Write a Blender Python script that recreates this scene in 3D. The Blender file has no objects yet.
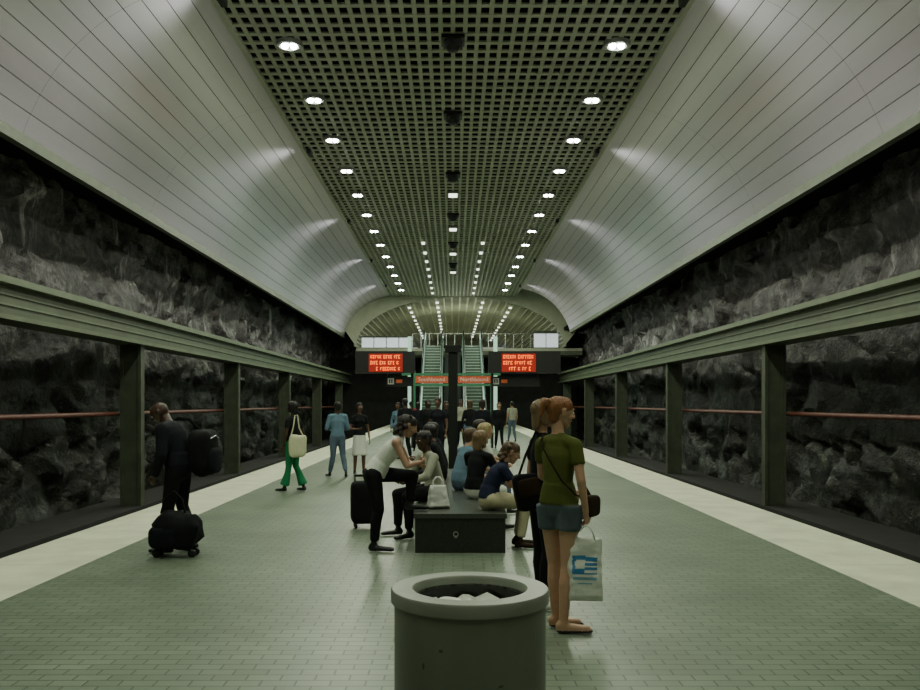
import bpy, math, random
import numpy as np
from mathutils import Vector, Matrix, noise
random.seed(4)
V=Vector
scene=bpy.context.scene
F=850.0; VX=453; VY=403; EYE=1.6
CROP=(460,345,1.0)

# ---------------------------------------------------------------- materials
def newmat(name):
    m=bpy.data.materials.new(name); m.use_nodes=True
    nt=m.node_tree; b=nt.nodes['Principled BSDF']
    return m,nt,b
def mat(name,col,rough=0.6,metal=0.0,var=0.15,scale=8.0,bump=0.0,bscale=60.0,emit=None,estr=0.0,trans=0.0,stretch=(1,1,1),spec=None,aniso=0):
    m,nt,b=newmat(name); N=nt.nodes; L=nt.links
    tc=N.new('ShaderNodeTexCoord'); mp=N.new('ShaderNodeMapping'); mp.inputs['Scale'].default_value=stretch
    L.new(tc.outputs['Object'],mp.inputs[0])
    nz=N.new('ShaderNodeTexNoise'); nz.inputs['Scale'].default_value=scale; nz.inputs['Detail'].default_value=5
    L.new(mp.outputs[0],nz.inputs['Vector'])
    r=N.new('ShaderNodeValToRGB')
    r.color_ramp.elements[0].position=.3; r.color_ramp.elements[1].position=.7
    r.color_ramp.elements[0].color=tuple(c*(1-var) for c in col)+(1,)
    r.color_ramp.elements[1].color=tuple(min(1,c*(1+var)) for c in col)+(1,)
    L.new(nz.outputs['Fac'],r.inputs[0]); L.new(r.outputs[0],b.inputs['Base Color'])
    b.inputs['Roughness'].default_value=rough; b.inputs['Metallic'].default_value=metal
    if spec is not None: b.inputs['Specular IOR Level'].default_value=spec
    if trans: b.inputs['Transmission Weight'].default_value=trans
    if aniso:
        b.inputs['Anisotropic'].default_value=aniso
        cx=N.new('ShaderNodeCombineXYZ'); cx.inputs[1].default_value=1; L.new(cx.outputs[0],b.inputs['Tangent'])
    if bump:
        n2=N.new('ShaderNodeTexNoise'); n2.inputs['Scale'].default_value=bscale; n2.inputs['Detail'].default_value=4
        L.new(mp.outputs[0],n2.inputs['Vector'])
        bp=N.new('ShaderNodeBump'); bp.inputs['Strength'].default_value=bump; bp.inputs['Distance'].default_value=.02
        L.new(n2.outputs['Fac'],bp.inputs['Height']); L.new(bp.outputs[0],b.inputs['Normal'])
    if emit:
        b.inputs['Emission Color'].default_value=emit+(1,); b.inputs['Emission Strength'].default_value=estr
    return m

def floor_mat():
    m,nt,b=newmat('paver_floor'); N=nt.nodes; L=nt.links
    tc=N.new('ShaderNodeTexCoord')
    br=N.new('ShaderNodeTexBrick'); br.inputs['Scale'].default_value=1
    br.inputs['Brick Width'].default_value=.2; br.inputs['Row Height'].default_value=.1
    br.inputs['Mortar Size'].default_value=.006; br.inputs['Mortar Smooth'].default_value=.3
    br.inputs['Color1'].default_value=(.165,.207,.150,1); br.inputs['Color2'].default_value=(.205,.250,.185,1)
    br.inputs['Mortar'].default_value=(.065,.085,.058,1)
    L.new(tc.outputs['Object'],br.inputs['Vector'])
    nz=N.new('ShaderNodeTexNoise'); nz.inputs['Scale'].default_value=.7; nz.inputs['Detail'].default_value=8
    L.new(tc.outputs['Object'],nz.inputs['Vector'])
    r=N.new('ShaderNodeValToRGB'); r.color_ramp.elements[0].position=.3; r.color_ramp.elements[1].position=.7
    r.color_ramp.elements[0].color=(.66,.67,.64,1); r.color_ramp.elements[1].color=(1.05,1.05,1.05,1)
    L.new(nz.outputs['Fac'],r.inputs[0])
    mx=N.new('ShaderNodeMix'); mx.data_type='RGBA'; mx.blend_type='MULTIPLY'; mx.inputs[0].default_value=1
    L.new(br.outputs['Color'],mx.inputs[6]); L.new(r.outputs[0],mx.inputs[7]); L.new(mx.outputs[2],b.inputs['Base Color'])
    bp=N.new('ShaderNodeBump'); bp.invert=True; bp.inputs['Strength'].default_value=.4; bp.inputs['Distance'].default_value=.004
    L.new(br.outputs['Fac'],bp.inputs['Height']); L.new(bp.outputs[0],b.inputs['Normal'])
    b.inputs['Roughness'].default_value=.38
    return m
def rock_mat():
    m,nt,b=newmat('blasted_rock'); N=nt.nodes; L=nt.links
    tc=N.new('ShaderNodeTexCoord')
    def nz(sc,det,stretch=(1,1,1),rg=.65):
        mp=N.new('ShaderNodeMapping'); mp.inputs['Scale'].default_value=stretch
        L.new(tc.outputs['Object'],mp.inputs[0])
        n=N.new('ShaderNodeTexNoise'); n.inputs['Scale'].default_value=sc; n.inputs['Detail'].default_value=det; n.inputs['Roughness'].default_value=rg
        L.new(mp.outputs[0],n.inputs['Vector']); return n
    n1=nz(2.6,14,rg=.75)
    r=N.new('ShaderNodeValToRGB'); e=r.color_ramp.elements
    e[0].position=.37; e[0].color=(.012,.0105,.0105,1); e[1].position=.68; e[1].color=(.27,.245,.25,1)
    x=e.new(.52); x.color=(.075,.066,.067,1)
    L.new(n1.outputs['Fac'],r.inputs[0])
    n2=nz(2.0,8,(1,1,.18)); r2=N.new('ShaderNodeValToRGB'); r2.color_ramp.elements[0].position=.56; r2.color_ramp.elements[1].position=.70
    L.new(n2.outputs['Fac'],r2.inputs[0])
    n4=nz(.35,2); r4=N.new('ShaderNodeValToRGB'); r4.color_ramp.elements[0].position=.46; r4.color_ramp.elements[1].position=.58
    L.new(n4.outputs['Fac'],r4.inputs[0])
    mu=N.new('ShaderNodeMath'); mu.operation='MULTIPLY'; L.new(r2.outputs[0],mu.inputs[0]); L.new(r4.outputs[0],mu.inputs[1])
    mx=N.new('ShaderNodeMix'); mx.data_type='RGBA'; L.new(mu.outputs[0],mx.inputs[0]); L.new(r.outputs[0],mx.inputs[6]); mx.inputs[7].default_value=(.68,.66,.66,1)
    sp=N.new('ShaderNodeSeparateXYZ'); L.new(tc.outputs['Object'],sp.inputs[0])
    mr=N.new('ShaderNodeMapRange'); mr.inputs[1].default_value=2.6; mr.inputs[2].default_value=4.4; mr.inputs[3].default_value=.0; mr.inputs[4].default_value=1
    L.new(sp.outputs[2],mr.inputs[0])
    rz=N.new('ShaderNodeMix'); rz.data_type='RGBA'; L.new(mr.outputs[0],rz.inputs[0]); rz.inputs[6].default_value=(.13,.18,.10,1); rz.inputs[7].default_value=(1,1,1,1)  # shade below the beam, painted into the lower rock's colour
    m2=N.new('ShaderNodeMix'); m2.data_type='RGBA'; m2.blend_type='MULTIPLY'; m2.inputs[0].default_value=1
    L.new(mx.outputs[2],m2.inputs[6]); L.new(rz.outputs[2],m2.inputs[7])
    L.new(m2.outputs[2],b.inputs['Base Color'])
    n3=nz(1.8,12); bp=N.new('ShaderNodeBump'); bp.inputs['Strength'].default_value=.9; bp.inputs['Distance'].default_value=.25
    L.new(n3.outputs['Fac'],bp.inputs['Height'])
    n5=nz(8,8); bp2=N.new('ShaderNodeBump'); bp2.inputs['Strength'].default_value=.8; bp2.inputs['Distance'].default_value=.06
    L.new(n5.outputs['Fac'],bp2.inputs['Height']); L.new(bp.outputs[0],bp2.inputs['Normal']); L.new(bp2.outputs[0],b.inputs['Normal'])
    b.inputs['Roughness'].default_value=.4
    return m
M={}
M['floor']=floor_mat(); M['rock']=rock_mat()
M['strip']=mat('granite_edge',(.62,.64,.48),.5,var=.14,scale=2.5,bump=.1)
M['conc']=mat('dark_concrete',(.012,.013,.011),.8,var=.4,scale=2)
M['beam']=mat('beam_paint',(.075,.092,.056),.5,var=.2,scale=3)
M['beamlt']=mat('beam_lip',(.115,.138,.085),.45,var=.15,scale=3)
M['post']=mat('post_paint',(.055,.066,.040),.55,var=.25,scale=4)
M['redrail']=mat('rust_pipe',(.10,.028,.018),.5,var=.3,scale=6)
M['panel']=mat('aluminium_panel',(.68,.64,.70),.32,metal=.75,var=.05,scale=1.5,stretch=(1,.15,1),aniso=.5)
M['grille']=mat('grille_metal',(.42,.45,.34),.5,metal=.1,var=.1,scale=2)
M['vault']=mat('vault_slats',(.42,.44,.32),.5,var=.1,scale=2)
M['black']=mat('black_void',(.004,.004,.004),.9,var=.2,spec=.1)
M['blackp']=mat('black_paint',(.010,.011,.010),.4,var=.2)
M['steel']=mat('brushed_steel',(.5,.52,.5),.3,metal=.9,var=.1,scale=5)
M['lamp']=mat('lamp_glow',(.9,.95,.9),.5,emit=(.9,1,.88),estr=45)
M['lampv']=mat('lamp_glow_vault',(.9,.95,.9),.5,emit=(.95,1,.85),estr=2.6)
M['lamp2']=mat('lamp_glow_soft',(.9,.95,.9),.5,emit=(.95,1,.85),estr=3)
M['ring']=mat('lamp_ring',(.3,.31,.28),.4,metal=.5)
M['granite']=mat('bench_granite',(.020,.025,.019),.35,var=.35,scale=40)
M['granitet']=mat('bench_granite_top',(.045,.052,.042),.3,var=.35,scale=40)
M['bin']=mat('bin_paint',(.16,.180,.140),.42,var=.2,scale=3,bump=.05,stretch=(1,1,.5))
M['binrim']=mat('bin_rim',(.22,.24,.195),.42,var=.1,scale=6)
M['scuff']=mat('scuff',(.08,.09,.07),.7,var=.5,scale=30)
M['plastic']=mat('white_plastic',(.70,.73,.66),.35,var=.06,scale=10,bump=.5,bscale=14)
M['blueprint']=mat('blue_print',(.05,.22,.45),.4)
M['bluetxt']=mat('blue_print_light',(.2,.4,.55),.4)
M['redled']=mat('red_led',(.12,.008,.004),.5,emit=(1,.03,.01),estr=.28)
M['amber']=mat('amber_led',(.6,.2,.05),.5,emit=(1,.16,.012),estr=1.9)
M['orange']=mat('orange_sign',(.5,.10,.04),.5,emit=(1,.2,.06),estr=.15)
M['white']=mat('white_paint',(.8,.8,.78),.5,var=.04)
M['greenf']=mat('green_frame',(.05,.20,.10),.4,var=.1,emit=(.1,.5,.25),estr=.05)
M['tealglass']=mat('balustrade_panel',(.45,.6,.5),.25,var=.1,emit=(.5,1,.75),estr=.45)
M['step']=mat('escalator_step',(.06,.09,.065),.4,metal=.5,var=.2)
M['wallb']=mat('mezzanine_wall',(.40,.41,.31),.6,var=.1)
M['winglow']=mat('lit_window',(.7,.75,.8),.4,emit=(.85,.95,1),estr=.6)
# people
M['skin_l']=mat('skin_light',(.52,.31,.20),.5,var=.06,scale=20)
M['skin_m']=mat('skin_tan',(.40,.23,.15),.5,var=.06,scale=20)
M['skin_d']=mat('skin_dark',(.06,.03,.018),.42,var=.1,scale=20)
M['skin_b']=mat('skin_brown',(.15,.075,.045),.45,var=.1,scale=20)
M['lip']=mat('lips',(.35,.12,.10),.45)
M['lipd']=mat('lips_dark',(.09,.035,.028),.45)
M['eyew']=mat('eye_white',(.75,.75,.72),.3,var=.02)
M['eyed']=mat('eye_iris',(.03,.02,.012),.25)
def cloth(n,c,v=.12): return mat(n,c,.85,var=v,scale=9,bump=.7,bscale=9,spec=.2,stretch=(1,1,.5))
M['olive']=cloth('olive_tee',(.085,.10,.022)); M['denim']=cloth('denim',(.10,.14,.19),.25); M['denimd']=cloth('denim_shorts',(.09,.115,.13),.3)
M['blackc']=cloth('black_cloth',(.008,.009,.010)); M['navy']=cloth('navy_cloth',(.009,.011,.015)); M['navyb']=cloth('navy_tee',(.014,.02,.045))
M['khaki']=cloth('khaki',(.46,.43,.28)); M['whitec']=cloth('white_cloth',(.70,.73,.66),.06); M['greenc']=cloth('green_cloth',(.02,.20,.08))
M['lblue']=cloth('light_blue_shirt',(.12,.20,.27)); M['greyc']=cloth('grey_beige_shirt',(.34,.35,.27)); M['redc']=cloth('red_cloth',(.3,.03,.03))
M['cream']=cloth('cream_canvas',(.62,.62,.42)); M['brownc']=cloth('brown_leather',(.03,.018,.010))
def hairm(n,c): return mat(n,c,.5,var=.28,scale=45,bump=.8,bscale=90,stretch=(1,1,.12))
M['h_red']=hairm('hair_auburn',(.24,.095,.032)); M['h_dk']=hairm('hair_dark',(.018,.012,.009)); M['h_br']=hairm('hair_brown',(.08,.045,.022))
M['h_bl']=hairm('hair_blond',(.36,.28,.13)); M['h_bk']=hairm('hair_black',(.008,.007,.007)); M['h_lb']=hairm('hair_light_brown',(.19,.125,.062))

# ---------------------------------------------------------------- mesh builder
class MB:
    def __init__(s): s.v=[]; s.f=[]; s.m=[]; s.mats=[]
    def mi(s,k):
        if k not in s.mats: s.mats.append(k)
        return s.mats.index(k)
    def add(s,vs,fs,k):
        o=len(s.v); s.v+= [tuple(v) for v in vs]; i=s.mi(k)
        for f in fs: s.f.append([a+o for a in f]); s.m.append(i)
    def box(s,a,b,k,rot=None,piv=None):
        x0,y0,z0=a; x1,y1,z1=b
        vs=[V((x,y,z)) for z in (z0,z1) for y in (y0,y1) for x in (x0,x1)]
        if rot is not None:
            p=V(piv) if piv else (V(a)+V(b))/2
            vs=[rot@(v-p)+p for v in vs]
        s.add(vs,[(0,2,3,1),(4,5,7,6),(0,1,5,4),(2,6,7,3),(0,4,6,2),(1,3,7,5)],k)
    def loft(s,rings,k,caps=True,closed=True):
        n=len(rings[0]); vs=[v for r in rings for v in r]; fs=[]
        for i in range(len(rings)-1):
            for j in range(n if closed else n-1):
                a=i*n+j; b=i*n+(j+1)%n; fs.append((a,b,b+n,a+n))
        if caps and closed:
            fs.append(tuple(range(n))[::-1]); fs.append(tuple((len(rings)-1)*n+j for j in range(n)))
        s.add(vs,fs,k)
    def lathe(s,c,prof,k,seg=48,caps=False):
        c=V(c); s.loft([[c+V((r*math.cos(t),r*math.sin(t),z)) for t in [2*math.pi*j/seg for j in range(seg)]] for r,z in prof],k,caps)
    def tube(s,pts,r,k,seg=8,flat=1.0):
        pts=[V(p) for p in pts]; rings=[]
        prev=None
        for i,p in enumerate(pts):
            d=(pts[min(i+1,len(pts)-1)]-pts[max(i-1,0)]).normalized()
            up=V((0,0,1)) if abs(d.z)<.9 else V((0,1,0))
            if prev is not None: up=prev
            a=(up-d*up.dot(d)).normalized(); prev=a; b=d.cross(a)
            rr=r[i] if isinstance(r,(list,tuple)) else r
            rings.append([p+a*rr*math.cos(t)+b*rr*flat*math.sin(t) for t in [2*math.pi*j/seg for j in range(seg)]])
        s.loft(rings,k)
    def sup(s,c,r,k,e=.5,rot=None,nu=28,nv=16,wob=0):
        c=V(c); rings=[]
        sp=lambda x,p: math.copysign(abs(x)**p,x)
        for i in range(nv+1):
            ph=-math.pi/2+math.pi*i/nv; ph=max(-1.565,min(1.565,ph)); ring=[]
            for j in range(nu):
                th=2*math.pi*j/nu
                p=V((r[0]*sp(math.cos(ph),e)*sp(math.cos(th),e),r[1]*sp(math.cos(ph),e)*sp(math.sin(th),e),r[2]*sp(math.sin(ph),e)))
                if wob: p*=1+wob*noise.noise((p+c)*9)
                if rot is not None: p=rot@p
                ring.append(c+p)
            rings.append(ring)
        s.loft(rings,k)
    def obj(s,name,smooth=False,bevel=0,loc=(0,0,0),yaw=0,sharp=True):
        me=bpy.data.meshes.new(name); me.from_pydata(s.v,[],s.f)
        for k in s.mats: me.materials.append(M[k])
        me.polygons.foreach_set('material_index',s.m)
        if smooth: me.polygons.foreach_set('use_smooth',[True]*len(me.polygons))
        me.update()
        o=bpy.data.objects.new(name,me); scene.collection.objects.link(o)
        o.location=loc; o.rotation_euler=(0,0,math.radians(yaw))
        if smooth and sharp:
            try: me.set_sharp_from_angle(angle=math.radians(45))
            except Exception: pass
        if bevel:
            b=o.modifiers.new('bevel','BEVEL'); b.width=bevel; b.segments=2; b.limit_method='ANGLE'
        return o

# ---------------------------------------------------------------- room shell
YV=60.0
b=MB(); b.box((-3.65,-4,-1.15),(3.65,90,0),'floor'); b.obj('floor')
for sg in (-1,1):
    b=MB(); x0,x1=sorted((sg*3.65,sg*4.65)); 
    for i in range(0,43):
        y=-4+i*1.55
        b.box((x0+.002,y,-.12),(x1,y+1.544,0.002),'strip')
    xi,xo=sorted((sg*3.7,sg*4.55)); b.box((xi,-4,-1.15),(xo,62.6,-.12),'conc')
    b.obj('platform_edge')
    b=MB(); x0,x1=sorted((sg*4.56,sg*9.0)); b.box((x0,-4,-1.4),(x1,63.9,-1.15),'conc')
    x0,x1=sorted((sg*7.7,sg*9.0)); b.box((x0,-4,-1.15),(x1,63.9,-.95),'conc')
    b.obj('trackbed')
    for xr in (5.5,6.95):
        b=MB(); b.box((sg*xr-.07,-4,-1.15),(sg*xr+.07,63.9,-1.12),'steel'); b.box((sg*xr-.012,-4,-1.12),(sg*xr+.012,63.9,-1.02),'steel'); b.box((sg*xr-.036,-4,-1.02),(sg*xr+.036,63.9,-.98),'steel')
        b.obj('track_rail')
    # rock
    yend=82 if sg<0 else 64.5
    ny=int((yend+4)/.17); nz=58; vs=[]; 
    for i in range(ny+1):
        for j in range(nz+1):
            y=-4+(yend+4)*i/ny; z=-1.4+9.8*j/nz
            p=V((sg*3.3,y,z)); q=p*.65+V((noise.noise(p*1.3),noise.noise(p*1.3+V((9,0,0))),noise.noise(p*1.3+V((0,9,0)))))*.4
            q=V((q.x,q.y*.8,q.z*1.3))
            d,pt=noise.voronoi(q); c=pt[0]; dl=q-c
            rx=noise.noise(c*5.3); ry=noise.noise(c*4.1+V((3,3,3))); rz=noise.noise(c*6.7+V((7,1,2)))
            h=rx*.36+dl.y*ry*1.05+dl.z*rz*1.05+noise.fractal(p*1.1,1.0,2.2,6)*.17+ (noise.ridged_multi_fractal(p*.8,1.0,2.1,5,1.0,2.0)-1)*.12
            vs.append((sg*(9.4+h*.8),y,z))
    fs=[]
    for i in range(ny):
        for j in range(nz):
            a=i*(nz+1)+j; q=(a,a+1,a+nz+2,a+nz+1); fs.append(q if sg>0 else q[::-1])
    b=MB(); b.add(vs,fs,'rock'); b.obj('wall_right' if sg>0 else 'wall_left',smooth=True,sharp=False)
    # beam
    b=MB()
    x0,x1=sorted((sg*7.78,sg*8.25)); yl=63.8 if sg<0 else 62
    b.box((x0,-4,3.12),(x1,yl,3.66),'beam')
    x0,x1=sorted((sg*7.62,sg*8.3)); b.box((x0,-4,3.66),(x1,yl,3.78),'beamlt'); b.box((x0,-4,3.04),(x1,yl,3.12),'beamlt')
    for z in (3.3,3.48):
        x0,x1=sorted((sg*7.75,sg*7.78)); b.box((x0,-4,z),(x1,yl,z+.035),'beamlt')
    b.obj('light_beam')
    for k in range(8):
        y=2+9.6*k
        if y>yl: continue
        b=MB(); b.box((sg*8-.22,y-.08,-.95),(sg*8+.22,y+.08,3.035),'post')
        b.box((sg*8-.26,y-.12,-.95),(sg*8-.18,y+.12,3.035),'post'); b.box((sg*8+.18,y-.12,-.95),(sg*8+.26,y+.12,3.035),'post')
        b.obj('steel_post')
    b=MB(); b.tube([(sg*8.35,-4,1.33),(sg*8.35,yl,1.33)],.055,'redrail',10)
    b.obj('wall_pipe',smooth=True)
    # curved panels
    yp=YV if sg<0 else YV-4
    A=V((4.47,0,9.15)); B=V((7.7,0,6.38)); mid=(A+B)/2; nrm=V((B.z-A.z,0,-(B.x-A.x))).normalized()*-1
    def arc(t):
        p=A.lerp(B,t)+nrm*.62*(4*t*(1-t)); return p
    NP=12; b=MB()
    for i in range(NP):
        t0=i/NP; t1=(i+1)/NP-.0035
        for y0 in np.arange(-4,yp-.1,6.4):
            y1=min(y0+6.4-.006,yp)
            ps=[arc(t0)+nrm*.05,arc(t0),arc((t0*2+t1)/3),arc((t0+2*t1)/3),arc(t1),arc(t1)+nrm*.05]
            vs=[(sg*p.x,y,p.z) for y in (y0,y1) for p in ps]
            fs=[(j,j+1,j+7,j+6) if sg<0 else (j+6,j+7,j+1,j) for j in range(5)]
            b.add(vs,fs,'panel')
    vs=[]; 
    for y in (-4,yp):
        for i in range(13): p=arc(i/12)+nrm*.07; vs.append((sg*p.x,y,p.z))
    b.add(vs,[(j,j+1,j+14,j+13) for j in range(12)],'black')
    x0,x1=sorted((sg*7.66,sg*7.82)); b.box((x0,-4,6.2),(x1,yp,6.4),'beam')
    x0,x1=sorted((sg*7.82,sg*10.6)); b.box((x0,-4,6.75),(x1,yp+12,6.95),'black')
    x0,x1=sorted((sg*4.4,sg*4.5)); b.box((x0,-4,9.08),(x1,yp,9.2),'grille')
    b.obj('ceiling_panels')
# grille
b=MB(); nx=36; X0=4.47; pitch=2*X0/nx
for i in range(nx+1):
    x=-X0+i*pitch; b.box((x-.045,-4,9.15),(x+.045,YV,9.19),'grille')
for y in np.arange(-4,YV+.1,.42): b.box((-X0,y-.065,9.147),(X0,y+.065,9.185),'grille')
b.obj('ceiling_grille')
b=MB(); b.box((-5.5,-4,9.75),(5.5,YV,9.85),'black'); 
b.obj('ceiling')
# far vault
b=MB(); VCX=.5
def varc(a,k=1.0): return (VCX+7.35*k*math.cos(a), 5.6+3.5*k*math.sin(a))
n=40
for y in np.arange(YV,99,.75):
    ring=[]
    for yy,kk in ((y,1),(y+.22,1),(y+.22,1.02),(y,1.02)):
        ring.append([V((varc(math.pi*i/n,kk)[0],yy,varc(math.pi*i/n,kk)[1])) for i in range(n+1)])
    rings=[[ring[q][i] for q in range(4)] for i in range(n+1)]
    b.loft(rings,'vault')
for i in range(1,n,1):
    a=math.pi*i/n; x,z=varc(a); b.box((x-.05,YV,z-.03),(x+.05,99,z+.08),'vault')
ring=[[V((varc(math.pi*i/n,1.06)[0],yy,varc(math.pi*i/n,1.06)[1])) for i in range(n+1)] for yy in (YV,99)]
b.loft(ring,'black',caps=False,closed=False)
r0=[V((varc(math.pi*i/n,1.0)[0],YV-.02,varc(math.pi*i/n,1.0)[1])) for i in range(n+1)]
r1=[V((varc(math.pi*i/n,1.0)[0]*1.3,YV-.02,varc(math.pi*i/n,1.0)[1]+3)) for i in range(n+1)]
b.loft([r0,r1],'vault',caps=False,closed=False)
b.obj('ceiling_vault')
# mezzanine
b=MB(); b.box((-6.9,60.5,5.0),(9.2,99,5.5),'wallb'); b.box((-6.9,60.4,5.02),(9.2,60.5,5.3),'beam')
b.obj('mezzanine_floor')
b=MB(); b.box((-7.7,98.6,5.5),(8.2,99,9.2),'wallb')
for x in (-5.6,-3.6,3.2,5.2): b.box((x,98.5,6.2),(x+1.5,98.6,8),'winglow')
b.box((-1.6,98.5,5.5),(1.6,98.62,8.2),'black')
b.obj('wall_back')
b=MB(); b.box((-9.3,64,-1.15),(10.4,64.3,5.0),'conc'); b.box((7.9,64,5.5),(10.4,64.3,8.6),'conc'); b.obj('wall_under_mezzanine')
b=MB(); 
for x in np.arange(5.8,7.6,.9): b.box((x+.03,61.2,5.6),(x+.87,61.25,6.6),'winglow')
b.box((5.75,61.1,6.6),(7.7,61.3,6.8),'beam'); b.box((5.75,61.1,5.5),(7.7,61.3,5.6),'beam')
b.obj('window_1')
b=MB()
for x in np.arange(-6.6,-3.0,.9): b.box((x+.03,61.2,5.6),(x+.87,61.25,6.3),'winglow')
b.box((-6.65,61.1,6.3),(-3.0,61.3,6.4),'beam'); b.obj('window_2')
b=MB()
for x in np.arange(-2.9,5.7,.6): b.box((x,60.55,5.5),(x+.04,60.6,6.5),'steel')
b.tube([(-2.9,60.57,6.52),(5.7,60.57,6.52)],.04,'steel'); b.obj('mezzanine_railing')

# ---------------------------------------------------------------- downlights
LC=(.92,1,.76)
def arealight(name,loc,size,power,col,rot=(0,0,0),sy=None,shape='DISK',spread=None):
    l=bpy.data.lights.new(name,'AREA'); l.energy=power; l.color=col; l.shape=shape; l.size=size
    if sy: l.shape='RECTANGLE'; l.size_y=sy
    if spread: l.spread=spread
    o=bpy.data.objects.new(name,l); o.location=loc; o.rotation_euler=rot; scene.collection.objects.link(o); return o
for kk in range(-6,13):
    y=17.8+3.2*kk
    for sg in (-1,1):
        x=sg*3.43
        b=MB(); b.lathe((x,y,9.06),[(.20,.06),(.20,0),(.27,0),(.28,.05),(.28,.085)],'ring',24)
        b.lathe((x,y,9.10),[(.001,.0),(.20,.0)],'ring',24)
        for dx in (-.09,.09):
            b.lathe((x+dx,y,9.045),[(.001,-.025),(.055,-.015),(.075,.02),(.075,.06)],'lamp',16)
        b.obj('downlight',smooth=True)
        arealight('downlight_lamp',(x,y,9.03),.34,150 if y>8 else 85,LC)
for y in (13,17.6,22.2,28,34,40,46):
    b=MB(); b.box((-.24,y-.24,9.07),(.24,y+.24,9.147),'blackp'); b.lathe((0,y,8.86),[(.001,0),(.1,.02),(.17,.09),(.2,.2),(.2,.22)],'blackp',24)
    b.obj('ceiling_speaker',smooth=False)
for y in (30.5,36.5,42.5,48.5):
    b=MB(); b.box((-.2,y-.3,9.05),(.2,y+.3,9.147),'ring'); b.box((-.15,y-.25,9.03),(.15,y+.25,9.05),'lamp2'); b.obj('ceiling_light')
for y in np.arange(YV+2,97,3.2):
    for a in (60,77,103,120):
        x,z=varc(math.radians(a)); b=MB(); b.box((x-.10,y-.15,z-.14),(x+.10,y+.15,z-.06),'lampv'); b.obj('vault_light')
for y in np.arange(40,YV,2.6):
    for x in (-1.4,1.4):
        b=MB(); b.box((x-.07,y-.15,9.08),(x+.07,y+.15,9.145),'lampv'); b.obj('vault_light')
for y in (64,76,88): arealight('vault_lamp',(.5,y,8.4),5,240,(.92,1,.76),sy=3)
arealight('vault_lamp',(.5,66,6.2),4,140,(.92,1,.8),rot=(math.pi,0,0),sy=3)
# added spots and housings at the grille edge, banding the panels + up-lights on the beams
for sg in (-1,1):
    for kk in range(0,6):
        y=6.0+9.6*kk
        b=MB(); b.box((sg*7.95-.08,y-.5,3.78),(sg*7.95+.08,y+.5,3.84),'blackp'); b.obj('beam_uplight')
        l=bpy.data.lights.new('beam_uplight_lamp','SPOT'); l.energy=520; l.color=(.97,1,.93); l.spot_size=math.radians(40); l.spot_blend=1; l.shadow_soft_size=.15
        o=bpy.data.objects.new('beam_uplight_lamp',l); o.location=(sg*7.8,y,3.95); scene.collection.objects.link(o)
        d=V((-sg*6.2,y,8.1))-o.location; o.rotation_euler=d.to_track_quat('-Z','Y').to_euler()
        yy=y+.0
        b=MB(); b.box((sg*4.25-.06,yy-.2,8.95),(sg*4.25+.06,yy+.2,9.08),'blackp'); b.obj('added_panel_housing')
        l=bpy.data.lights.new('added_panel_lamp','SPOT'); l.energy=340; l.color=(.97,1,.95); l.spot_size=math.radians(120); l.spot_blend=.9; l.shadow_soft_size=.12
        o=bpy.data.objects.new('added_panel_lamp',l); o.location=(sg*4.3,yy,8.86); scene.collection.objects.link(o)
        d=V((sg*7.3,yy,7.1))-o.location; o.rotation_euler=d.to_track_quat('-Z','Y').to_euler()
w=bpy.data.worlds.new('w'); scene.world=w; w.use_nodes=True
w.node_tree.nodes['Background'].inputs[0].default_value=(.6,.7,.45,1); w.node_tree.nodes['Background'].inputs[1].default_value=.10

# ---------------------------------------------------------------- escalators
def escal(xc):
    b=MB(); y0=46.0; ang=math.radians(30); rise=5.5; run=rise/math.tan(ang); y1=y0+1.6; y2=y1+run; y3=y2+1.6
    W=.5
    for i in range(int(rise/.2)):
        z=(i+1)*.2; y=y1+i*.2/math.tan(ang); b.box((xc-W,y,z-.2-.02),(xc+W,y+.3466+.05,z),'step')
        b.box((xc-W,y-.012,z-.025),(xc+W,y+.0,z+.001),'steel')
    b.box((xc-W,y0,.0),(xc+W,y1,.02),'step')
    for s in (-1,1):
        x=xc+s*(W+.09)
        path=[(y0,0),(y1,0),(y2,rise),(y3,rise)]
        for (ya,za),(yb,zb) in zip(path[:-1],path[1:]):
            vs=[(x-.09,ya,za-.3 if za else 0),(x+.09,ya,za-.3 if za else 0),(x+.09,ya,za+.35),(x-.09,ya,za+.35),(x-.09,yb,zb-.3),(x+.09,yb,zb-.3),(x+.09,yb,zb+.35),(x-.09,yb,zb+.35)]
            fs=[(0,1,2,3),(7,6,5,4),(0,4,5,1),(1,5,6,2),(2,6,7,3),(3,7,4,0)]
            b.add(vs,fs,'steel')
            vs=[(x-.03,ya,za+.35),(x+.03,ya,za+.35),(x+.03,ya,za+.92),(x-.03,ya,za+.92),(x-.03,yb,zb+.35),(x+.03,yb,zb+.35),(x+.03,yb,zb+.92),(x-.03,yb,zb+.92)]
            b.add(vs,fs,'tealglass')
        b.tube([(x,y0,.4),(x,y0-.25,.5),(x,y0-.3,.7),(x,y0-.15,.92),(x,y0+.1,.97),(x,y1,.97),(x,y2,rise+.97),(x,y3,rise+.97)],.05,'blackp',8)
    b.obj('escalator')
escal(-1.32); escal(1.28)
b=MB()
for i in range(27): b.box((-.55,47.6+i*.3466,0),(.5,47.6+(i+1)*.3466,.2*(i+1)),'conc')
b.obj('stair')
for s,x in ((-1,-2.35),(1,2.3)):
    b=MB(); b.box((x-.1,46,0),(x+.1,46.3,5.2),'tealglass'); b.box((x-.1,46.3,0),(x+.1,58,1.0),'steel'); b.obj('lit_pylon')
for x in (-1.3,1.3): arealight('escalator_fill',(x,50,7.2),1.2,150,(.75,1,.8),sy=6)  # added fill lights that brighten the escalators, no fittings modelled

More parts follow.
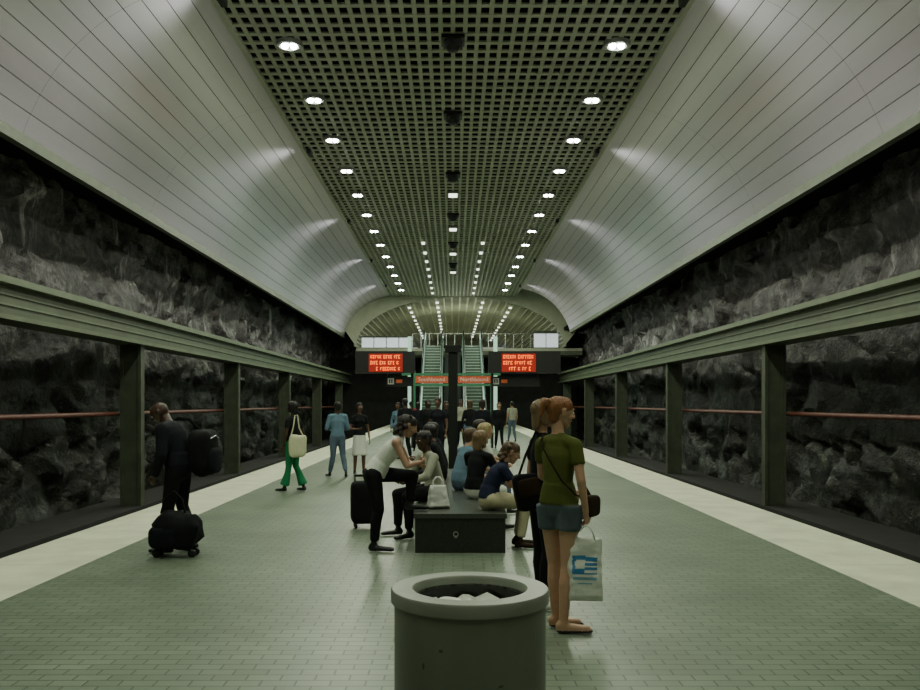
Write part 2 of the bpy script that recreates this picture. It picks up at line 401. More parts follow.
# ---------------------------------------------------------------- signs
def text(body,loc,size,k,parent,name='lettering'):
    c=bpy.data.curves.new(name,'FONT'); c.body=body; c.size=size; c.align_x='CENTER'; c.align_y='CENTER'; c.extrude=.003
    c.materials.append(M[k]); o=bpy.data.objects.new(name,c); o.location=loc; o.rotation_euler=(math.pi/2,0,0); scene.collection.objects.link(o); o.parent=parent
for s in (-1,1):
    Y=30; x0,x1=(-2.97,-1.78) if s<0 else (1.72,2.92)
    o0,o1=(-3.45,-1.35) if s<0 else (1.25,3.8)
    b=MB(); b.box((o0,Y,2.66),(o1,Y+.3,3.42),'blackp'); b.box((x0,Y-.02,2.70),(x1,Y,3.34),'redled')
    random.seed(11+s)
    for r,z in enumerate((3.23,3.02,2.81)):
        x=x0+.06
        if r==2: x+=.2
        while x<x1-.14:
            w_=random.choice((.045,.06,.07)); zz=random.choice((.05,.06,.065))
            b.box((x,Y-.03,z-zz),(x+.026,Y-.02,z+zz),'amber'); b.box((x,Y-.03,z+zz-.026),(x+w_,Y-.02,z+zz),'amber')
            if random.random()>.4: b.box((x,Y-.03,z-zz),(x+w_,Y-.02,z-zz+.026),'amber')
            x+=w_+.022
            if random.random()<.2: x+=.06
    xp=-1.45 if s<0 else 1.4
    b.box((xp-.04,Y+.3,0),(xp+.04,Y+.38,3.4),'blackp')
    b.obj('led_sign')
    xa,xb=(-2.42,-1.45) if s<0 else (1.35,3.1)
    b=MB(); b.box((xa,Y+.5,2.2),(xb,Y+.6,2.55),'blackp'); b.box((xa+.08,Y+.48,2.27),(xa+.30,Y+.5,2.49),'white'); b.box((xa+.38,Y+.48,2.32),(xa+.6,Y+.5,2.44),'orange')
    b.box((xa+.13,Y+.47,2.31),(xa+.17,Y+.48,2.45),'black'); b.box((xa+.21,Y+.47,2.31),(xa+.25,Y+.48,2.45),'black')
    for x in (xa+.05,xb-.05): b.box((x-.015,Y+.53,2.55),(x+.015,Y+.57,2.9),'blackp')
    b.obj('platform_sign')
b=MB(); Y=34
for x in (-1.56,1.56): b.box((x-.06,Y-.06,0),(x+.06,Y+.06,2.9),'greenf')
for z in (2.28,2.70): b.box((-2.05,Y-.07,z),(1.9,Y+.07,z+.09),'greenf')
b.box((-1.5,Y-.03,2.40),(-.2,Y+.03,2.68),'orange'); b.box((.2,Y-.03,2.40),(1.5,Y+.03,2.68),'orange')
g=b.obj('sign_gantry')
text('Southbound',(-.85,Y-.035,2.54),.22,'white',g); text('Northbound',(.85,Y-.035,2.54),.22,'white',g)
b=MB(); b.box((-.085,16,0),(.085,16.35,2.55),'blackp'); b.box((-.13,15.96,2.55),(.15,16.4,2.69),'blackp'); b.box((-.15,15.9,0),(.15,16.45,.12),'blackp'); b.obj('information_pylon',bevel=.01)

# ---------------------------------------------------------------- bench
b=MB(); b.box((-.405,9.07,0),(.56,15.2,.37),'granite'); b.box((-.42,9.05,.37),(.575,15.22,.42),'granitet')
ring=[[V((.03+r*math.cos(t),yy,.2+r*math.sin(t))) for t in [2*math.pi*j/20 for j in range(20)]] for r,yy in ((.03,9.07),(.03,9.062),(.02,9.062),(.02,9.068))]
b.loft(ring,'steel',caps=False); b.box((.015,9.066,.16),(.045,9.07,.185),'steel')
b.obj('granite_bench',bevel=.012)

# ---------------------------------------------------------------- litter bin
b=MB(); c=(.065,3.27,0)
b.lathe(c,[(.27,.0),(.285,.015),(.29,.04),(.29,.84)],'bin',72)
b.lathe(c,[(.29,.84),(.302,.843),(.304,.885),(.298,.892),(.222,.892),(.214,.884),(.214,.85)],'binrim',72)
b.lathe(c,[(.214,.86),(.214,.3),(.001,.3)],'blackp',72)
for t,z,r,h in ((-1.95,.725,.008,.005),(-2.2,.66,.005,.012),(-1.2,.60,.01,.004)):
    cx=c[0]+.2905*math.cos(t); cy=c[1]+.2905*math.sin(t)
    b.sup((cx,cy,z),(r,.002,h),'scuff',e=1,nu=12,nv=6,rot=Matrix.Rotation(t+math.pi/2,3,'Z'))
b.obj('litter_bin',smooth=True)
b=MB(); rings=[]
for i in range(9):
    r=.02+.0215*i
    rings.append([V((c[0]+r*math.cos(t),c[1]+r*math.sin(t),.785+.03*noise.noise(V((r*22*math.cos(t),r*22*math.sin(t),1.3)))+(.03*(i/8)**3))) for t in [2*math.pi*j/48 for j in range(48)]])
b.loft(rings,'plastic',caps=False); 
b.sup((c[0]-.07,c[1]+.05,.82),(.05,.04,.02),'plastic',e=.7,wob=.4); b.sup((c[0]+.06,c[1]-.02,.82),(.06,.04,.018),'whitec',e=.6,wob=.4)
b.obj('bin_liner',smooth=True)

# ---------------------------------------------------------------- people
def ring_prim(p):
    a,bb,ra,rb,sd,k,fl=p
    w_=(bb-a); Ln=w_.length; w_=w_/Ln if Ln>1e-6 else V((0,0,1))
    s_=sd-w_*sd.dot(w_); 
    if s_.length<1e-3: s_=V((0,1,0))-w_*w_.y
    s_.normalize(); t_=w_.cross(s_)
    return w_,Ln,s_,t_
SEG=20
def prim_mesh(p):
    a,bb,ra,rb,sd,k,fl=p; w_,Ln,s_,t_=ring_prim(p); R=[]
    def ring(c,rs,rt): R.append([c+s_*rs*math.cos(q)+t_*rt*math.sin(q) for q in [2*math.pi*j/SEG for j in range(SEG)]])
    if not fl:
        m_=sum(ra)/2
        for d in (-80,-55,-28): ph=math.radians(d); ring(a+w_*m_*math.sin(ph),ra[0]*math.cos(ph),ra[1]*math.cos(ph))
    ring(a,*ra); ring(bb,*rb)
    if not fl:
        m_=sum(rb)/2
        for d in (28,55,80): ph=math.radians(d); ring(bb+w_*m_*math.sin(ph),rb[0]*math.cos(ph),rb[1]*math.cos(ph))
    return R
def remesh_prims(prims,vox,smooth_it,skinbias=.005):
    b=MB()
    for p in prims: b.loft(prim_mesh(p),'black')
    me=bpy.data.meshes.new('tmp'); me.from_pydata(b.v,[],b.f); me.update()
    o=bpy.data.objects.new('tmp',me); scene.collection.objects.link(o)
    r=o.modifiers.new('r','REMESH'); r.mode='VOXEL'; r.voxel_size=vox
    s=o.modifiers.new('s','SMOOTH'); s.factor=.5; s.iterations=smooth_it
    dg=bpy.context.evaluated_depsgraph_get(); ev=o.evaluated_get(dg); m2=ev.to_mesh()
    nv=len(m2.vertices); co=np.empty(nv*3); m2.vertices.foreach_get('co',co); co=co.reshape(-1,3)
    fs=[tuple(q.vertices) for q in m2.polygons]
    ev.to_mesh_clear(); bpy.data.objects.remove(o); bpy.data.meshes.remove(me)
    cen=np.array([co[list(f)].mean(0) for f in fs])
    best=np.full(len(fs),1e9); lab=np.zeros(len(fs),int); keys=[]
    for p in prims:
        a,bb,ra,rb,sd,k,fl=p; w_,Ln,s_,t_=ring_prim(p)
        if k not in keys: keys.append(k)
        ap=cen-np.array(a); ta=ap@np.array(w_); tt=np.clip(ta/max(Ln,1e-6),0,1)
        rs=ra[0]+(rb[0]-ra[0])*tt; rt=ra[1]+(rb[1]-ra[1])*tt; rm=(rs+rt)/2
        c_=ap-np.outer(tt*Ln,np.array(w_)); u=c_@np.array(s_); v=c_@np.array(t_); ww=c_@np.array(w_)
        if fl: d=np.maximum((np.sqrt((u/rs)**2+(v/rt)**2)-1)*rm,np.where(np.abs(ww)>1e-6,np.abs(ww),-1))
        else: d=(np.sqrt((u/rs)**2+(v/rt)**2+(ww/rm)**2)-1)*rm
        if k.startswith('skin'): d=d+skinbias
        m_=d<best; best[m_]=d[m_]; lab[m_]=keys.index(k)
    return co,fs,lab,keys
def addmesh(mb,res):
    co,fs,lab,keys=res; o=len(mb.v); mb.v+=[tuple(c) for c in co]; ids=[mb.mi(k) for k in keys]
    for f,l in zip(fs,lab): mb.f.append([a+o for a in f]); mb.m.append(ids[l])
STAND=dict(pelvis=(0,0,.95),waist=(0,-.01,1.1),chest=(0,0,1.30),neck=(0,-.015,1.46),head=(0,.02,1.635),
 shL=(-.175,-.01,1.41),shR=(.175,-.01,1.41),elL=(-.225,-.03,1.12),elR=(.225,-.03,1.12),wrL=(-.235,.05,.87),wrR=(.235,.05,.87),
 hipL=(-.09,0,.92),hipR=(.09,0,.92),knL=(-.10,.02,.5),knR=(.10,.02,.5),anL=(-.11,-.03,.085),anR=(.11,-.03,.085),toL=(-.13,.16,.03),toR=(.13,.16,.03))
def person(name,loc,yaw,J={},s=1.0,top='blackc',sleeve='short',bottom='pants',bmat='blackc',shoe='blackp',skin='skin_l',hair='short',hmat='h_dk',
           vox=.014,hvox=.007,hy=0,hp=0,fem=False,curl=25,thumb=None,flare=0,bulk=1.0,barefoot=False):
    j={k:V(v) for k,v in STAND.items()}
    if fem:
        for k in('shL','shR'): j[k].x*=.87; j[k].z-=.02
    for k,v in J.items(): j[k]=V(v)
    P=[]; ux=(j['shR']-j['shL']).normalized(); uh=(j['hipR']-j['hipL']).normalized()
    def pr(a,b_,ra,rb,k,sd=None,fl=False):
        if not isinstance(ra,tuple): ra=(ra,ra)
        if not isinstance(rb,tuple): rb=(rb,rb)
        a=V(a); b_=V(b_)
        if (a-b_).length<1e-4: b_=a+V((0,0,.002))
        P.append((a,b_,ra,rb,sd or ux,k,fl))
    up=(j['chest']-j['waist']).normalized(); bk=bulk
    wr=.112 if fem else .138; cr=.138 if fem else .168
    fw=up.cross(ux)
    if fw.y<0: fw=-fw
    pr(j['waist'],j['chest'],(wr*bk,.095*bk),(cr*bk,.105*bk),top)
    pr(j['chest'],j['chest'].lerp(j['neck'],.5),(cr*bk,.105*bk),(.115,.08),top)
    if fem:
        for s_ in (-1,1): pr(j['chest']+ux*.065*s_+fw*.055,j['chest']+ux*.065*s_+fw*.065,.060,.054,top)
    for q in 'LR':
        a_=j['chest'].lerp(j['neck'],.75)*.75+j['sh'+q]*.25
        if sleeve=='none':
            pr(a_,j['sh'+q],.055,.050,skin); pr(a_,a_*.6+j['sh'+q]*.4,.060,.055,top)
        else: pr(a_,j['sh'+q],.058*bk,.058*bk if not fem else .048,top)
    hemp=j['pelvis'].lerp(j['waist'],.05)
    pr(hemp,j['waist'],((.155+.008)*bk,.125*bk),((wr+.008)*bk,.105*bk),top,uh,True)
    pr(j['pelvis']-V((0,0,.02)),j['pelvis'].lerp(j['waist'],.3),(.15*bk,.118*bk),(.135*bk,.105*bk),bmat,uh)
    hR=Matrix.Rotation(math.radians(hy),3,'Z')@Matrix.Rotation(math.radians(-hp),3,'X')
    H=j['head']
    pr(j['neck']-(j['neck']-j['chest']).normalized()*.03,H+hR@V((0,-.025,-.06)),.056 if not fem else .048,.052 if not fem else .045,skin)
    for q in 'LR':
        S,E,W_=j['sh'+q],j['el'+q],j['wr'+q]; k=.9 if fem else 1
        pr(S,E,.047*k*bk,.038*k,skin); pr(E,W_,.039*k,.026*k,skin)
        if sleeve=='short': pr(S,S.lerp(E,.55),.058*k*bk,.058*k*bk,top,None,True)
        elif sleeve=='long': pr(S,E,.060*k*bk,.052*k*bk,top); pr(E,E.lerp(W_,.96),.051*k*bk,.040*k,top,None,True)
    for q in 'LR':
        Hh,K,A_,T=j['hip'+q],j['kn'+q],j['an'+q],j['to'+q]; k=.95 if fem else 1
        fk=bmat if bottom=='pants' else skin; ex=.012 if bottom=='pants' else 0
        H0=Hh if bottom=='pants' else Hh.lerp(K,.22)
        pr(H0,K,((.088+ex)*k if bottom=='pants' else .080*k),(.056+ex)*k,fk); m_=K.lerp(A_,.32); back=V((0,-.012,0))
        pr(K,m_+back,(.053+ex)*k,(.053+ex)*k,fk); pr(m_+back,A_ if bottom!='pants' else K.lerp(A_,.9),(.053+ex)*k,(.034+ex+flare)*k if bottom!='pants' else (.05+flare),fk,None,bottom=='pants')
        if bottom=='shorts': pr(Hh+V((0,0,.02)),Hh.lerp(K,.38),.104*k,.102*k,bmat,None,True)
        d=(T-A_); d.z=0; d.normalize(); heel=V((A_.x,A_.y,T.z+.012))-d*.03; sd=V((0,0,1)).cross(d)
        sk=skin if barefoot else shoe; ff=.9 if barefoot else 1.0
        pr(A_,heel+V((0,0,.01)),.036,(.034*ff,.034*ff),sk)
        pr(heel,V((T.x,T.y,T.z)),(.036*ff,.036*ff),(.042*ff,.024*ff),sk,sd)
        if barefoot: pr(heel-V((0,0,.035)),V((T.x,T.y,T.z-.02))+d*.02,(.04,.010),(.048,.010),shoe,sd)
    if bottom=='skirt':
        c=(j['knL']+j['knR'])/2
        pr(c+V((0,0,-.02)),j['pelvis'],(.20,.17),(.155,.125),bmat,uh,True)
    hands_raw=MB()
    for q,sg in (('L',1),('R',-1)):
        W_=j['wr'+q]; d=(W_-j['el'+q]).normalized(); th=V((0,1,0))
        if thumb and q in thumb: th=V(thumb[q])
        th=th-d*th.dot(d)
        if th.length<.1: th=V((0,0,1))-d*d.z
        th.normalize(); n_=d.cross(th)*sg
        pr(W_+d*.015,W_+d*.07,(.026,.017),(.038,.015),skin,th)
        cu=curl[q] if isinstance(curl,dict) else curl
        for i,(off,ln) in enumerate(((.028,.070),(.010,.078),(-.008,.073),(-.026,.058))):
            p0=W_+d*.075+th*off; pts=[p0]; a_=math.radians(cu*.5)
            for sgm in (.45,.32,.25):
                dd=d*math.cos(a_)+n_*math.sin(a_); pts.append(pts[-1]+dd*ln*sgm); a_+=math.radians(cu)
            pts=[V(p)*s for p in pts]; hands_raw.tube(pts,[.0092*s,.0088*s,.008*s,.0062*s],skin,8)
        p0=W_+d*.02+th*.024; p1=p0+(th*.75+d*.65+n_*.15).normalized()*.038; p2=p1+(th*.25+d*.9+n_*.35).normalized()*.032; p3=p2+(d*.9+n_*.45).normalized()*.022
        hands_raw.tube([V(p)*s for p in (p0,p1,p2,p3)],[.013*s,.0115*s,.010*s,.0075*s],skin,8)
    P=[(a*s,b_*s,(ra[0]*s,ra[1]*s),(rb[0]*s,rb[1]*s),sd,k,fl) for a,b_,ra,rb,sd,k,fl in P]
    mb=MB(); addmesh(mb,remesh_prims(P,vox,5))
    Q=[]
    def hp_(a,b_,ra,rb,k,sd=V((1,0,0))):
        if not isinstance(ra,tuple): ra=(ra,ra)
        if not isinstance(rb,tuple): rb=(rb,rb)
        a=V(a); b_=V(b_)
        if (a-b_).length<1e-4: b_=a+V((0,0,.004))
        Q.append(((H+hR@a)*s,(H+hR@b_)*s,(ra[0]*s,ra[1]*s),(rb[0]*s,rb[1]*s),hR@sd,k,False))
    hp_((0,-.03,.02),(0,.012,.022),(.074,.092),(.070,.088),skin)
    hp_((0,.035,0),(0,.046,-.078),(.060,.052),(.034,.036),skin)
    hp_((0,-.01,-.01),(0,.03,-.06),(.062,.06),(.048,.04),skin)
    hp_((0,.088,.022),(0,.106,-.018),.009,.0135,skin)
    hp_((-.011,.098,-.022),(.011,.098,-.022),.008,.008,skin,V((0,1,0)))
    hp_((-.035,.076,.034),(.035,.076,.034),.012,.012,skin,V((0,1,0)))
    for sx in(-1,1):
        hp_((sx*.034,.062,-.02),(sx*.038,.055,-.025),.022,.02,skin)
        hp_((sx*.074,-.008,-.02),(sx*.080,-.016,.02),(.007,.014),(.008,.02),skin)
    hp_((-.016,.084,-.048),(.016,.084,-.048),.008,.008,'lipd' if skin in('skin_d','skin_b') else 'lip',V((0,1,0)))
    hp_((0,-.03,-.04),(0,-.025,-.10),.050 if not fem else .046,.046 if not fem else .043,skin)
    if hair!='bald':
        hp_((0,-.045,.035),(0,.008,.048),(.083,.086),(.076,.076),hmat)
        hp_((0,-.055,.0),(0,-.06,-.04),(.075,.055),(.060,.045),hmat)
    rnd=random.Random(int(abs(loc[0]*100)+abs(loc[1]*10)))
    if hair=='bun':
        hp_((0,-.115,.045),(0,-.135,.05),.034,.040,hmat); hp_((0,-.15,.03),(0,-.16,-.04),.028,.012,hmat)
        hp_((.02,-.13,.07),(-.02,-.15,.075),.022,.02,hmat)
    if hair in('curly',):
        for i in range(26):
            t=rnd.uniform(.15,math.pi-.15)+math.pi; z=rnd.uniform(-.12,.11); r=.078+.012*rnd.random()
            if z>.06: r*=.6
            q=V((r*math.cos(t),-.02+r*1.05*math.sin(t),z)); hp_(q,q*1.05,rnd.uniform(.022,.032),.02,hmat)
    if hair in('bob','long'):
        zl=-.10 if hair=='bob' else -.2
        for sx in(-1,1): hp_((sx*.062,-.02,.03),(sx*.066,-.02,zl+.02),(.028,.04),(.022,.03),hmat)
        hp_((0,-.075,.0),(0,-.085,zl),(.075,.04),(.07,.025),hmat)
    addmesh(mb,remesh_prims(Q,hvox*max(s,.9),3,.002))
    def hv(p): return (H+hR@V(p))*s
    for sx in(-1,1):
        mb.sup(hv((sx*.029,.0835,.010)),(.0125*s,.008*s,.0075*s),'eyew',e=1,rot=hR,nu=12,nv=8)
        mb.sup(hv((sx*.029,.0895,.010)),(.0055*s,.0035*s,.0055*s),'eyed',e=1,rot=hR,nu=10,nv=6)
        mb.sup(hv((sx*.031,.0885,.034)),(.018*s,.005*s,.0035*s),hmat if hair!='bald' else 'h_bk',e=1,rot=hR,nu=10,nv=6)
    o=len(mb.v); mb.v+=hands_raw.v; i_=mb.mi(skin)
    for f in hands_raw.f: mb.f.append([a+o for a in f]); mb.m.append(i_)
    ob=mb.obj(name,smooth=True,loc=loc,yaw=yaw,sharp=False)
    return ob,j
def at(px,Y): return (px-VX)*Y/F
def bagmesh(b,w,h,d,amp,org=V((0,0,0)),nz=44,nu=88,taper=.10):
    rings=[]; sp=lambda x,p: math.copysign(abs(x)**p,x)
    for i in range(nz+1):
        t=i/nz; z=t*h; ww=w/2*(1-taper*t); dd=d*(1-.55*t)*(.35+.65*min(1,t*8+.3)); r=[]
        for jj in range(nu):
            a=2*math.pi*jj/nu; x=ww*sp(math.cos(a),.35); y=dd*sp(math.sin(a),.6)
            nn=noise.noise(V((x*11,y*4+3,z*8)))*amp+noise.noise(V((x*26,y*9+3,z*22)))*amp*.4
            r.append(V((x+nn*.5,y+nn,z+ (.006*noise.noise(V((x*9,0,1))) if t>0.9 else 0)))+org)
        rings.append(r)
    b.loft(rings,'plastic')

# 1 man in black, left
Lm=(-2.95,9.15,0)
person('standing_man',Lm,78,dict(waist=(0,.0,1.09),chest=(0,.06,1.28),neck=(0,.13,1.405),head=(0,.235,1.52),elL=(-.25,.06,1.08),wrL=(-.22,.16,.84),elR=(.26,.02,1.08),wrR=(.22,.13,.82),
   shL=(-.19,.09,1.355),shR=(.19,.09,1.355),anL=(-.14,.05,.085),toL=(-.16,.24,.03),knL=(-.12,.06,.5),anR=(.13,-.10,.085),toR=(.15,.09,.03)),
   s=.98,top='navy',sleeve='long',bmat='blackc',skin='skin_d',hair='bald',hp=38,hy=15,flare=.055,bulk=1.18,curl=60,vox=.012)
b=MB(); b.sup((.12,-.22,1.06),(.17,.14,.25),'blackc',e=.6,wob=.1); b.sup((.12,-.35,.98),(.12,.05,.14),'navy',e=.6)
b.tube([(.12,-.22,1.28),(.11,-.06,1.42),(.11,.08,1.43),(.12,.19,1.36),(.13,.19,1.2),(.14,.16,1.05)],.018,'blackc',8,.5)
b.tube([(.02,-.36,1.22),(.10,-.38,1.25),(.2,-.36,1.22)],.006,'steel'); b.obj('shoulder_bag',smooth=True,loc=Lm,yaw=78)
b=MB(); b.sup((.02,.0,.27),(.24,.15,.20),'blackc',e=.6,wob=.25,rot=Matrix.Rotation(.25,3,'Y')); b.sup((-.08,-.1,.22),(.14,.07,.12),'navy',e=.6,wob=.2)
b.tube([(-.14,0,.45),(-.10,0,.6),(.0,0,.68),(.08,0,.6),(.12,0,.42)],.012,'blackc',8)
for x in(-.17,.2): b.sup((x,-.06,.045),(.045,.02,.045),'blackp',e=1); b.sup((x,.06,.045),(.045,.02,.045),'blackp',e=1)
b.obj('duffel_bag',smooth=True,loc=(-2.9,8.85,0),yaw=0)
# 2 woman green trousers
L2=(-2.9,15.4,0)
person('woman_in_green_trousers',L2,60,dict(anL=(-.14,.1,.085),toL=(-.16,.28,.03),anR=(.16,-.14,.085),toR=(.2,.04,.03),wrR=(.2,.12,1.05),elR=(.24,-.06,1.12)),s=.93,top='blackc',sleeve='short',bmat='greenc',skin='skin_d',hair='bob',hmat='h_bk',fem=True,flare=.045,vox=.016,hvox=.011)
b=MB(); b.sup((.02,0,.83),(.16,.07,.2),'cream',e=.45,wob=.1); b.tube([(-.1,0,1.0),(-.06,0,1.15),(-.02,.02,1.38),(.02,.0,1.38),(.05,0,1.15),(.12,0,1.0)],.012,'cream'); b.obj('tote_bag',smooth=True,loc=(-2.80,15.2,0),yaw=15)
# 3 man in denim
person('man_in_denim',(-2.5,18.4,0),20,dict(anL=(-.16,.12,.085),toL=(-.2,.3,.03),anR=(.16,-.18,.12),toR=(.2,0,.03),knR=(.13,.02,.5),wrL=(-.12,.2,1.1),elL=(-.25,0,1.13),wrR=(.12,.2,1.1),elR=(.25,0,1.13)),s=.93,top='lblue',sleeve='long',bmat='denim',skin='skin_d',hair='short',hmat='h_bk',vox=.016,hvox=.011,bulk=1.05)
# 4 woman in skirt
person('woman_in_skirt',(-2.08,18.9,0),200,dict(wrR=(.1,.2,1.12),elR=(.24,.0,1.12)),s=.92,top='blackc',sleeve='short',bottom='skirt',bmat='whitec',skin='skin_b',hair='bob',hmat='h_bk',fem=True,vox=.016,hvox=.011)
# 5 leaning person, foot on bench
L5=(-.80,9.25,0)
person('leaning_person_in_tank_top',L5,-90,dict(pelvis=(0,-.06,.84),waist=(0,.02,.96),chest=(0,.14,1.10),neck=(0,.22,1.23),head=(0,.31,1.345),
  shL=(-.17,.19,1.17),shR=(.17,.19,1.17),elL=(-.22,.30,.93),elR=(.21,.31,.93),wrL=(-.13,.42,.92),wrR=(.03,.44,.96),
  hipL=(-.09,-.06,.82),hipR=(.09,-.06,.82),knR=(.12,.0,.45),anR=(.10,-.05,.085),toR=(.13,.14,.03),
  knL=(-.10,.36,.80),anL=(-.10,.33,.50),toL=(-.10,.50,.452)),s=1.0,top='whitec',sleeve='none',bmat='blackc',skin='skin_m',hair='curly',hmat='h_dk',hp=25,hy=15,vox=.011,hvox=.007,curl=50,fem=True,
  thumb={'L':(0,0,1),'R':(0,0,1)})
# suitcase
b=MB(); b.sup((0,0,.33),(.19,.13,.27),'blackc',e=.3); b.box((-.15,-.14,.12),(.15,-.12,.35),'blackc')
for x in(-.13,.13): b.sup((x,-.08,.04),(.02,.04,.04),'blackp',e=1); b.sup((x,.08,.04),(.02,.04,.04),'blackp',e=1); b.box((x-.012,.08,.55),(x+.012,.1,.66),'steel')
b.box((-.14,.07,.65),(.14,.11,.68),'blackp'); b.obj('suitcase',smooth=True,loc=(-1.12,10.9,0),yaw=12)
def sit(lean=.1,kn=.42,spread=.1,ft=.42):
    return dict(pelvis=(0,0,.55),waist=(0,lean*.2-.02,.68),chest=(0,lean*.7,.86),neck=(0,lean,.995),head=(0,lean+.06,1.145),
     shL=(-.165,lean*.95,.945),shR=(.165,lean*.95,.945),elL=(-.22,lean+.12,.73),elR=(.22,lean+.12,.73),wrL=(-.12,lean+.30,.67),wrR=(.12,lean+.30,.67),
     hipL=(-.09,.02,.53),hipR=(.09,.02,.53),knL=(-spread,kn,.50),knR=(spread,kn,.50),anL=(-spread-.02,ft,.085),anR=(spread+.02,ft,.085),toL=(-spread-.05,ft+.18,.03),toR=(spread+.05,ft+.18,.03))
# 6 seated man
J=sit(.10,.44,.14,.42); person('seated_man',(-.22,10.35,0),118,J,s=1.0,top='greyc',sleeve='long',bmat='blackc',skin='skin_d',hair='short',hmat='h_bk',hy=15,hp=5,vox=.013,hvox=.008,curl=50)
b=MB(); bagmesh(b,.27,.25,.10,.03,taper=.35,nz=30,nu=56); b.tube([(-.06,0,.23),(-.055,0,.30),(-.02,.01,.34),(.02,.0,.34),(.05,0,.30),(.06,0,.23)],.010,'plastic'); b.obj('plastic_bag',smooth=True,loc=(-.17,9.55,.425),yaw=10,sharp=False)
# 7 bench woman
J=sit(.16,.42,.08,.33); J.update(pelvis=(0,0,.545),chest=(0,.09,.81),neck=(0,.17,.93),head=(0,.25,1.045),shL=(-.15,.14,.885),shR=(.15,.14,.885),elR=(.19,.27,.67),wrR=(.08,.42,.63),elL=(-.19,.27,.67),wrL=(-.06,.44,.63))
person('seated_woman_in_khakis',(.40,9.42,0),-84,J,s=1.0,top='navyb',sleeve='short',bmat='khaki',skin='skin_m',hair='curly',hmat='h_br',hp=22,hy=0,fem=True,vox=.011,hvox=.007,curl=45,shoe='brownc',thumb={'L':(0,0,1),'R':(0,0,1)})
# seated group behind
person('seated_woman',(.28,10.5,0),-40,sit(.05,.42,.1,.40),s=1.0,top='blackc',sleeve='short',bmat='whitec',skin='skin_l',hair='bob',hmat='h_lb',fem=True,vox=.014,hvox=.009)
person('seated_person_in_blue',(.10,11.5,0),-60,sit(.12),s=1.0,top='lblue',sleeve='short',bmat='denim',skin='skin_l',hair='short',hmat='h_br',vox=.015,hvox=.01)
person('seated_woman',(.34,12.3,0),-75,sit(.08),s=1.04,top='whitec',sleeve='short',bmat='denim',skin='skin_l',hair='bob',hmat='h_bl',fem=True,vox=.016,hvox=.011)
person('seated_man',(-.2,12.6,0),85,sit(.1),s=1.02,top='blackc',sleeve='short',bmat='blackc',skin='skin_b',hair='short',hmat='h_bk',vox=.016,hvox=.011)
person('seated_woman',(-.2,14.0,0),80,sit(.1),s=1.02,top='navy',sleeve='short',bmat='blackc',skin='skin_b',hair='bob',hmat='h_bk',fem=True,vox=.016,hvox=.011)
person('seated_man',(.32,13.6,0),-85,sit(.06),s=1.06,top='greyc',sleeve='short',bmat='denim',skin='skin_m',hair='short',hmat='h_dk',vox=.016,hvox=.011)
# 8 woman right foreground
L8=(.745,5.98,0); Y8=-42
J8=dict(elR=(.215,-.03,1.13),wrR=(.205,.05,.89),elL=(-.2,.06,1.14),wrL=(-.12,.24,1.02),anL=(-.07,.06,.075),toL=(.03,.20,.038),anR=(.07,-.04,.075),toR=(.20,.07,.038),knR=(.08,.0,.5),knL=(-.075,.05,.5),head=(0,.03,1.62),neck=(0,-.005,1.455))
person('standing_woman_with_shopping_bag',L8,Y8,J8,s=.945,top='olive',sleeve='short',bottom='shorts',bmat='denimd',skin='skin_l',hair='bun',hmat='h_red',hp=8,hy=-30,fem=True,vox=.009,hvox=.0055,curl={'R':80,'L':40},barefoot=True,shoe='blackp')
b=MB(); b.sup((.185,.13,.88),(.035,.085,.075),'brownc',e=.5,wob=.1)
sp=[(-.125,-.01,1.375),(-.09,-.10,1.32),(.0,-.12,1.21),(.10,-.112,1.07),(.165,-.04,.97),(.185,.07,.93)]
b.tube(sp,.013,'brownc',8,.35); b.tube([(-.125,-.01,1.375),(-.09,.08,1.34),(.0,.14,1.21),(.10,.13,1.05),(.17,.14,.94)],.013,'brownc',8,.35)
b.obj('crossbody_bag',smooth=True,loc=L8,yaw=Y8)
def shopping_bag(loc,yaw,w=.25,h=.43,d=.05):
    b=MB(); bagmesh(b,w,h,d,.02)
    bi=b.mi('blueprint'); ti=b.mi('bluetxt'); me_v=b.v
    for fi,f in enumerate(b.f):
        if len(f)!=4: continue
        c=sum((V(me_v[a]) for a in f),V())/4
        if abs(c.x)<.085 and .19<c.z<.31:
            e=((c.x+.035)/.035)**2+((c.z-.255)/.035)**2
            if e<1 or (c.x>.02 and int(c.z*90)%3==0) : continue
            b.m[fi]=bi
        elif abs(c.x)<.08 and .15<c.z<.17: b.m[fi]=ti
        elif abs(c.x)<.05 and .115<c.z<.13: b.m[fi]=ti
    for y in(-.018,.018): b.tube([(-.07,y,h-.01),(-.04,y*.8,h+.05),(.01,y*.3,h+.09),(.05,y*.8,h+.05),(.07,y,h-.01)],.006,'plastic',6)
    b.obj('shopping_bag',smooth=True,loc=loc,yaw=yaw,sharp=False)
a=math.radians(Y8); hx,hyy=.20*.945,.09*.945
wx=L8[0]+hx*math.cos(a)-hyy*math.sin(a); wy=L8[1]+hx*math.sin(a)+hyy*math.cos(a)
shopping_bag((wx-.03,wy-.03,.235),-8)
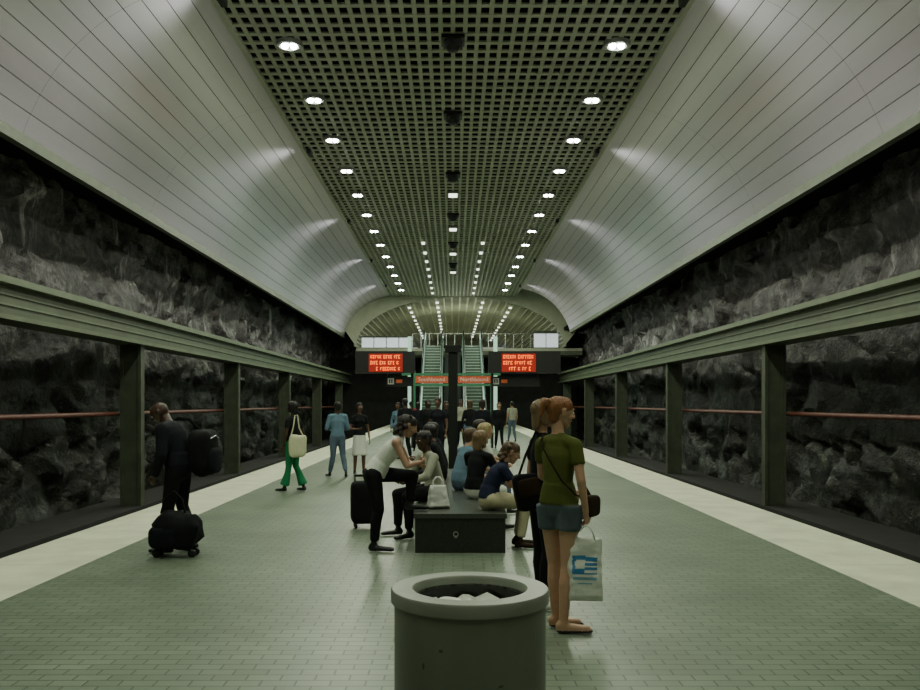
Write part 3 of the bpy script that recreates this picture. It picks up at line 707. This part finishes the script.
# 9 person behind
L9=(.70,6.62,0)
person('standing_woman_in_black',L9,-75,dict(wrR=(.17,.16,.98),elR=(.22,-.02,1.12),anR=(.08,-.02,.085),anL=(-.09,.03,.085)),s=.93,top='blackc',sleeve='short',bmat='blackc',shoe='whitec',skin='skin_l',hair='bob',hmat='h_lb',fem=True,vox=.013,hvox=.008)
b=MB(); b.sup((0,0,.92),(.11,.05,.14),'blackc',e=.4,wob=.12,rot=Matrix.Rotation(-.2,3,'Y')); b.sup((0,-.045,.96),(.09,.02,.07),'brownc',e=.4,rot=Matrix.Rotation(-.2,3,'Y')); b.tube([(-.08,0,1.03),(-.02,0,1.2),(.06,.0,1.38),(.08,.03,1.38),(.10,.0,1.2),(.08,0,1.02)],.010,'blackc'); b.obj('handbag',smooth=True,loc=(.575,6.5,0),yaw=10)
# background crowd
bg=[(398,27,170,'lblue','denim','skin_b','h_bk'),(411,33,10,'redc','blackc','skin_l','h_dk'),(428,24,190,'blackc','blackc','skin_d','h_bk'),
    (438,20.5,160,'navy','blackc','skin_b','h_bk'),(499,30,185,'blackc','blackc','skin_l','h_br'),(512,35,20,'greyc','denim','skin_m','h_dk'),(470,25,0,'blackc','denim','skin_l','h_br'),
    (405,24,30,'blackc','blackc','skin_d','h_bk'),(418,28,10,'navy','blackc','skin_d','h_bk'),(446,27,200,'blackc','blackc','skin_b','h_bk'),(482,21.5,20,'navy','denim','skin_m','h_dk'),(461,31,180,'greyc','blackc','skin_b','h_bk')]
for i,(px,Y,yw,t,bm,sk,hm) in enumerate(bg):
    person('commuter',(at(px,Y),Y,0),yw,dict(anL=(-.12,.12,.085),toL=(-.13,.3,.03),anR=(.11,-.14,.085),toR=(.13,.05,.03)),s=.93+.02*(i%4),top=t,sleeve='short' if i%2 else 'long',bmat=bm,skin=sk,hair='short' if i%2 else 'bob',hmat=hm,vox=.024,hvox=.014,fem=bool(i%3==0))

# ---------------------------------------------------------------- camera
cam=bpy.data.cameras.new('camera'); co=bpy.data.objects.new('camera',cam); scene.collection.objects.link(co)
cx_,cy_,k_=CROP
co.location=(0,0,EYE); co.rotation_euler=(math.pi/2,0,0); cam.sensor_width=36; cam.lens=k_*36*F/920
cam.shift_x=k_*(cx_-VX)/920; cam.shift_y=k_*(VY-cy_)/920; cam.clip_end=300
scene.camera=co
